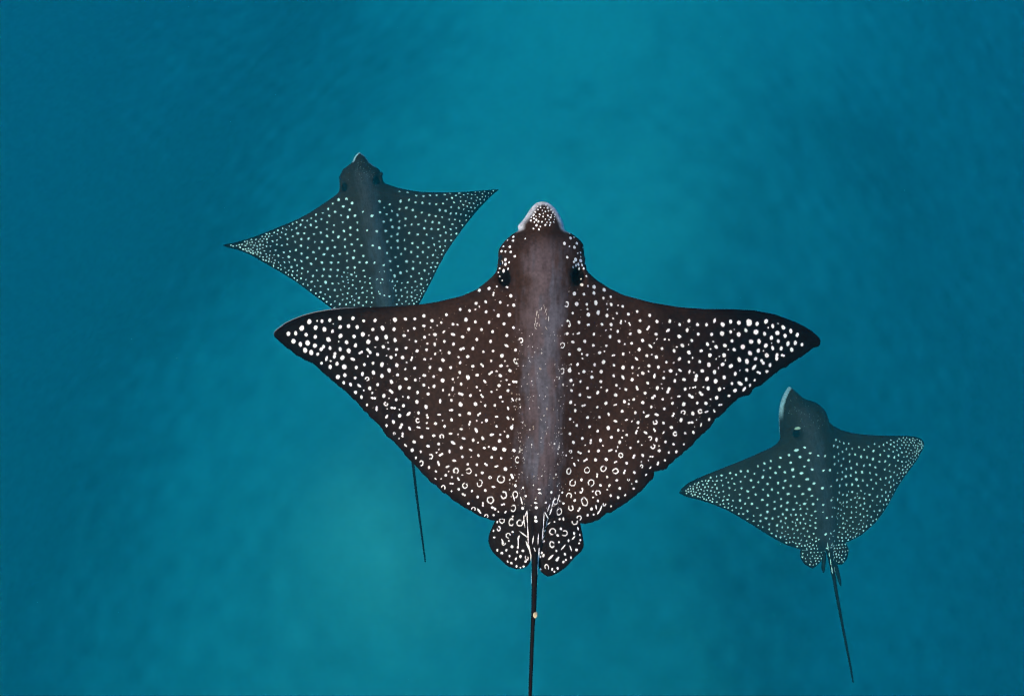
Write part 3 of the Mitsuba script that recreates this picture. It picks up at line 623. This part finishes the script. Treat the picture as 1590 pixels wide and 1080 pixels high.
# ------------------------------------------------------------------ the two rays farther down
def far_spots(ray, seed, step, r0, hind, lead):
    rng = np.random.default_rng(seed)
    sp = Spots(CELL * ray.size)
    S = ray.size
    PXF = ray.s['scale']
    hs = ray.span / 2
    hind = hind * ray.size

    def spacing(x, y, d):
        u = abs(x - ray.xc(y)) / hs
        s = step * (1 - .50 * np.clip((u - .55) / .35, 0, 1))
        s = s * (1 - .42 * np.clip(1 - d / (.075 * S), 0, 1) * (y < hind))
        if u < .35 and y < ray.y_tail + .16 * S:
            s *= .72
        return s * PXF

    def margin(x, y):
        u = abs(x - ray.xc(y)) / hs
        return (.008 if y < hind - .06 * u * S else np.interp(u, [0, .2, .5, .85], lead)) * S

    def accept(x, y, d):
        u = abs(x - ray.xc(y)) / S
        if u < .16 and y > ray.y_sp - (.05 if u > .05 else .09) * S - .10 * u * S:
            return False
        return u > .048 or (u < .024 and math.sin(y * 97.0 / S) > .88)
    for x, y, s, d in scatter(rng, ray, spacing, accept, 50000, [], margin, True):
        r = r0 * PXF * rng.lognormal(0, .13) * np.clip(s / (step * PXF), .55, 1) ** .7
        a = rng.uniform(1, 1.45)
        sp.add(x, y, r * a ** .5, r * a ** -.5, rng.uniform(0, 3.1))
    placed = [(q[0], q[1], 2.4 * q[2]) for q in sp.list]
    for x, y, s, d in scatter(rng, ray, lambda x, y, d: 3.2 * PXF, lambda x, y, d: y < ray.y_tail + .20 * S and abs(x - ray.xc(y)) < .17 * S, 420, placed, lambda x, y: .006 * S):
        r = rng.uniform(.5, 1.0) * PXF
        sp.add(x, y, r, r * rng.uniform(1, 1.8), rng.uniform(-.5, .5))
    for fin in ray.s['fins']:
        poly = shapely.Polygon(fin).buffer(-.006 * S)
        got = []
        for q in rng.uniform(poly.bounds[:2], poly.bounds[2:], (1500, 2)):
            if poly.contains(shapely.Point(q)) and not ray.poly.contains(shapely.Point(q)) and all((q[0] - a) ** 2 + (q[1] - b) ** 2 > (4.6 * PXF) ** 2 for a, b in got):
                got.append(q)
                r = rng.uniform(.75, 1.25) * PXF
                sp.add(*q, r, r * rng.uniform(1, 1.3), rng.uniform(0, 3))
    for k in range(60):                                                  # faint small dots on the head
        y = rng.uniform(ray.y_sp + .0 * S, ray.y_snout - .04 * S)
        x = ray.xc(y) + rng.uniform(-1, 1) * ray.w_head * .95
        sp.add(x, y, rng.uniform(.3, .55) * PXF, rng.uniform(.3, .7) * PXF, tone=rng.uniform(.0, .15))
    tl = np.array(ray.s['tail'])
    for i in range(0, 4):                                                # pale streaks down the tail root
        a, b = tl[i], tl[i + 1]
        for side in (-.32, .34):
            c = (a + b) / 2
            L = math.hypot(*(b - a)[:2])
            sp.add(c[0] + side * c[2], c[1], L * rng.uniform(.25, .48), .55 * PXF, math.atan2(b[1] - a[1], b[0] - a[0]), tone=rng.uniform(.5, .9))
    return sp


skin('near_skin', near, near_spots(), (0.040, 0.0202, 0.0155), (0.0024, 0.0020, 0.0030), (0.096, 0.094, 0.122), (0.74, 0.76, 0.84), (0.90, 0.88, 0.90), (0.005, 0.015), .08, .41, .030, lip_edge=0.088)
left = Ray('spotted_ray_001', RAYS['left'], 0.0070, 0.0)
right = Ray('spotted_ray_002', RAYS['right'], 0.0070, 0.0)
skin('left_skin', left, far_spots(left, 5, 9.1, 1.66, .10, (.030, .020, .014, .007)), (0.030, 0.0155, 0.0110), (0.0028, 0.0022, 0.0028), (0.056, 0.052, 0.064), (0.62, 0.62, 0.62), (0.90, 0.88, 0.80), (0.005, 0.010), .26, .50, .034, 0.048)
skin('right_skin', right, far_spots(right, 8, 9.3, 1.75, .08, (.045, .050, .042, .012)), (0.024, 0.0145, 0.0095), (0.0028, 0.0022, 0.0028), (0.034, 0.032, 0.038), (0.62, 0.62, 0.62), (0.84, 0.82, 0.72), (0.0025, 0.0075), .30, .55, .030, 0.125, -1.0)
scene['fin_skin'] = {'type': 'twosided', 'bsdf': {'type': 'principled', 'base_color': {'type': 'rgb', 'value': [0.006, 0.006, 0.007]}, 'roughness': 0.6, 'specular': 0.06}}
scene['eye_gloss'] = {'type': 'principled', 'base_color': {'type': 'rgb', 'value': [0.010, 0.009, 0.009]}, 'roughness': 0.15, 'specular': 0.4}
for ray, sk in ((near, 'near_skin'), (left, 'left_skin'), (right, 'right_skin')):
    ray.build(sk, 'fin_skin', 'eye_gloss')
scene['growth_crust'] = {'type': 'diffuse', 'reflectance': proc(lambda p, n, uv: mix((0.72, 0.66, 0.46), (0.42, 0.32, 0.20), fbm(p.x * 700, p.y * 700, p.z * 700, 3)))}
lump = trimesh.creation.icosphere(3, 1.0)                              # a pale lump grown on the whip of the tail
lump.vertices *= (0.75 + 0.6 * meshkit.fbm(lump.vertices * 1.7 + 4.0, 3, 2))[:, None]
at = np.array([(831.3 - 840) * PX, (590 - 957) * PX])
gz = np.interp(at[1], near.tail_line[::-1, 1], near.tail_line[::-1, 2])
near.put('tail__growth', lump.vertices * [3.6 * PX, 4.8 * PX, 3.5 * PX] + [at[0], at[1], gz + 2.2 * PX], lump.faces, None, 'growth_crust')
labels['spotted_ray__tail__growth'] = {'label': 'small pale yellowish lump on the tail'}
scene['brow_skin'] = {'type': 'diffuse', 'reflectance': proc(lambda p, n, uv: mix((0.62, 0.56, 0.40), (0.30, 0.26, 0.18), fbm(p.x * 90, p.y * 90, p.z * 90, 3)))}
ex, ey = RAYS['right']['eyes'][0]
brow = trimesh.creation.icosphere(3, 1.0)
brow.vertices *= (0.85 + 0.3 * meshkit.fbm(brow.vertices * 1.5 + 9.0, 3, 6))[:, None]
bs = right.size
right.put('brow', brow.vertices * [.0145 * bs, .0062 * bs, .0055 * bs] + [ex + .004 * bs, ey - .002 * bs, right.surface(ex + .006 * bs, ey) + .000 * bs], brow.faces, None, 'brow_skin')
labels['spotted_ray_002__brow'] = {'label': 'pale cream patch over the left eye'}
G = 'spotted rays swimming together'
labels['spotted_ray'] = {'label': 'large dark brown ray with white spots and rings, nearest, in the middle', 'category': 'ray', 'group': G}
labels['spotted_ray_001'] = {'label': 'white-spotted ray at upper left, its tail end hidden behind the largest ray', 'category': 'ray', 'group': G}
labels['spotted_ray_002'] = {'label': 'small dim greenish spotted ray at lower right, head tilted to show its white lip', 'category': 'ray', 'group': G}

# ------------------------------------------------------------------ specks drifting in the water
rng = np.random.default_rng(3)
flake = trimesh.creation.icosphere(1, 1.0)
bits = []
for k in range(260):
    q = EYE + np.array([rng.uniform(-3.5, 3.5), rng.uniform(-1.6, 3.8), -rng.uniform(1.0, 6.0)])
    v = flake.vertices * rng.uniform(.6, 1.4, 3) * rng.uniform(.0003, .0007) + rng.normal(0, .0001, flake.vertices.shape)
    bits.append(trimesh.Trimesh(v + q, flake.faces, process=False))
scene['speck_stuff'] = {'type': 'diffuse', 'reflectance': {'type': 'rgb', 'value': [0.6, 0.6, 0.5]}}
scene['drifting_specks'] = mikit.ply(trimesh.util.concatenate(bits), 'speck_stuff', smooth=True)
labels['drifting_specks'] = {'label': 'tiny pale specks drifting in the water around the rays', 'category': 'plankton', 'kind': 'stuff'}
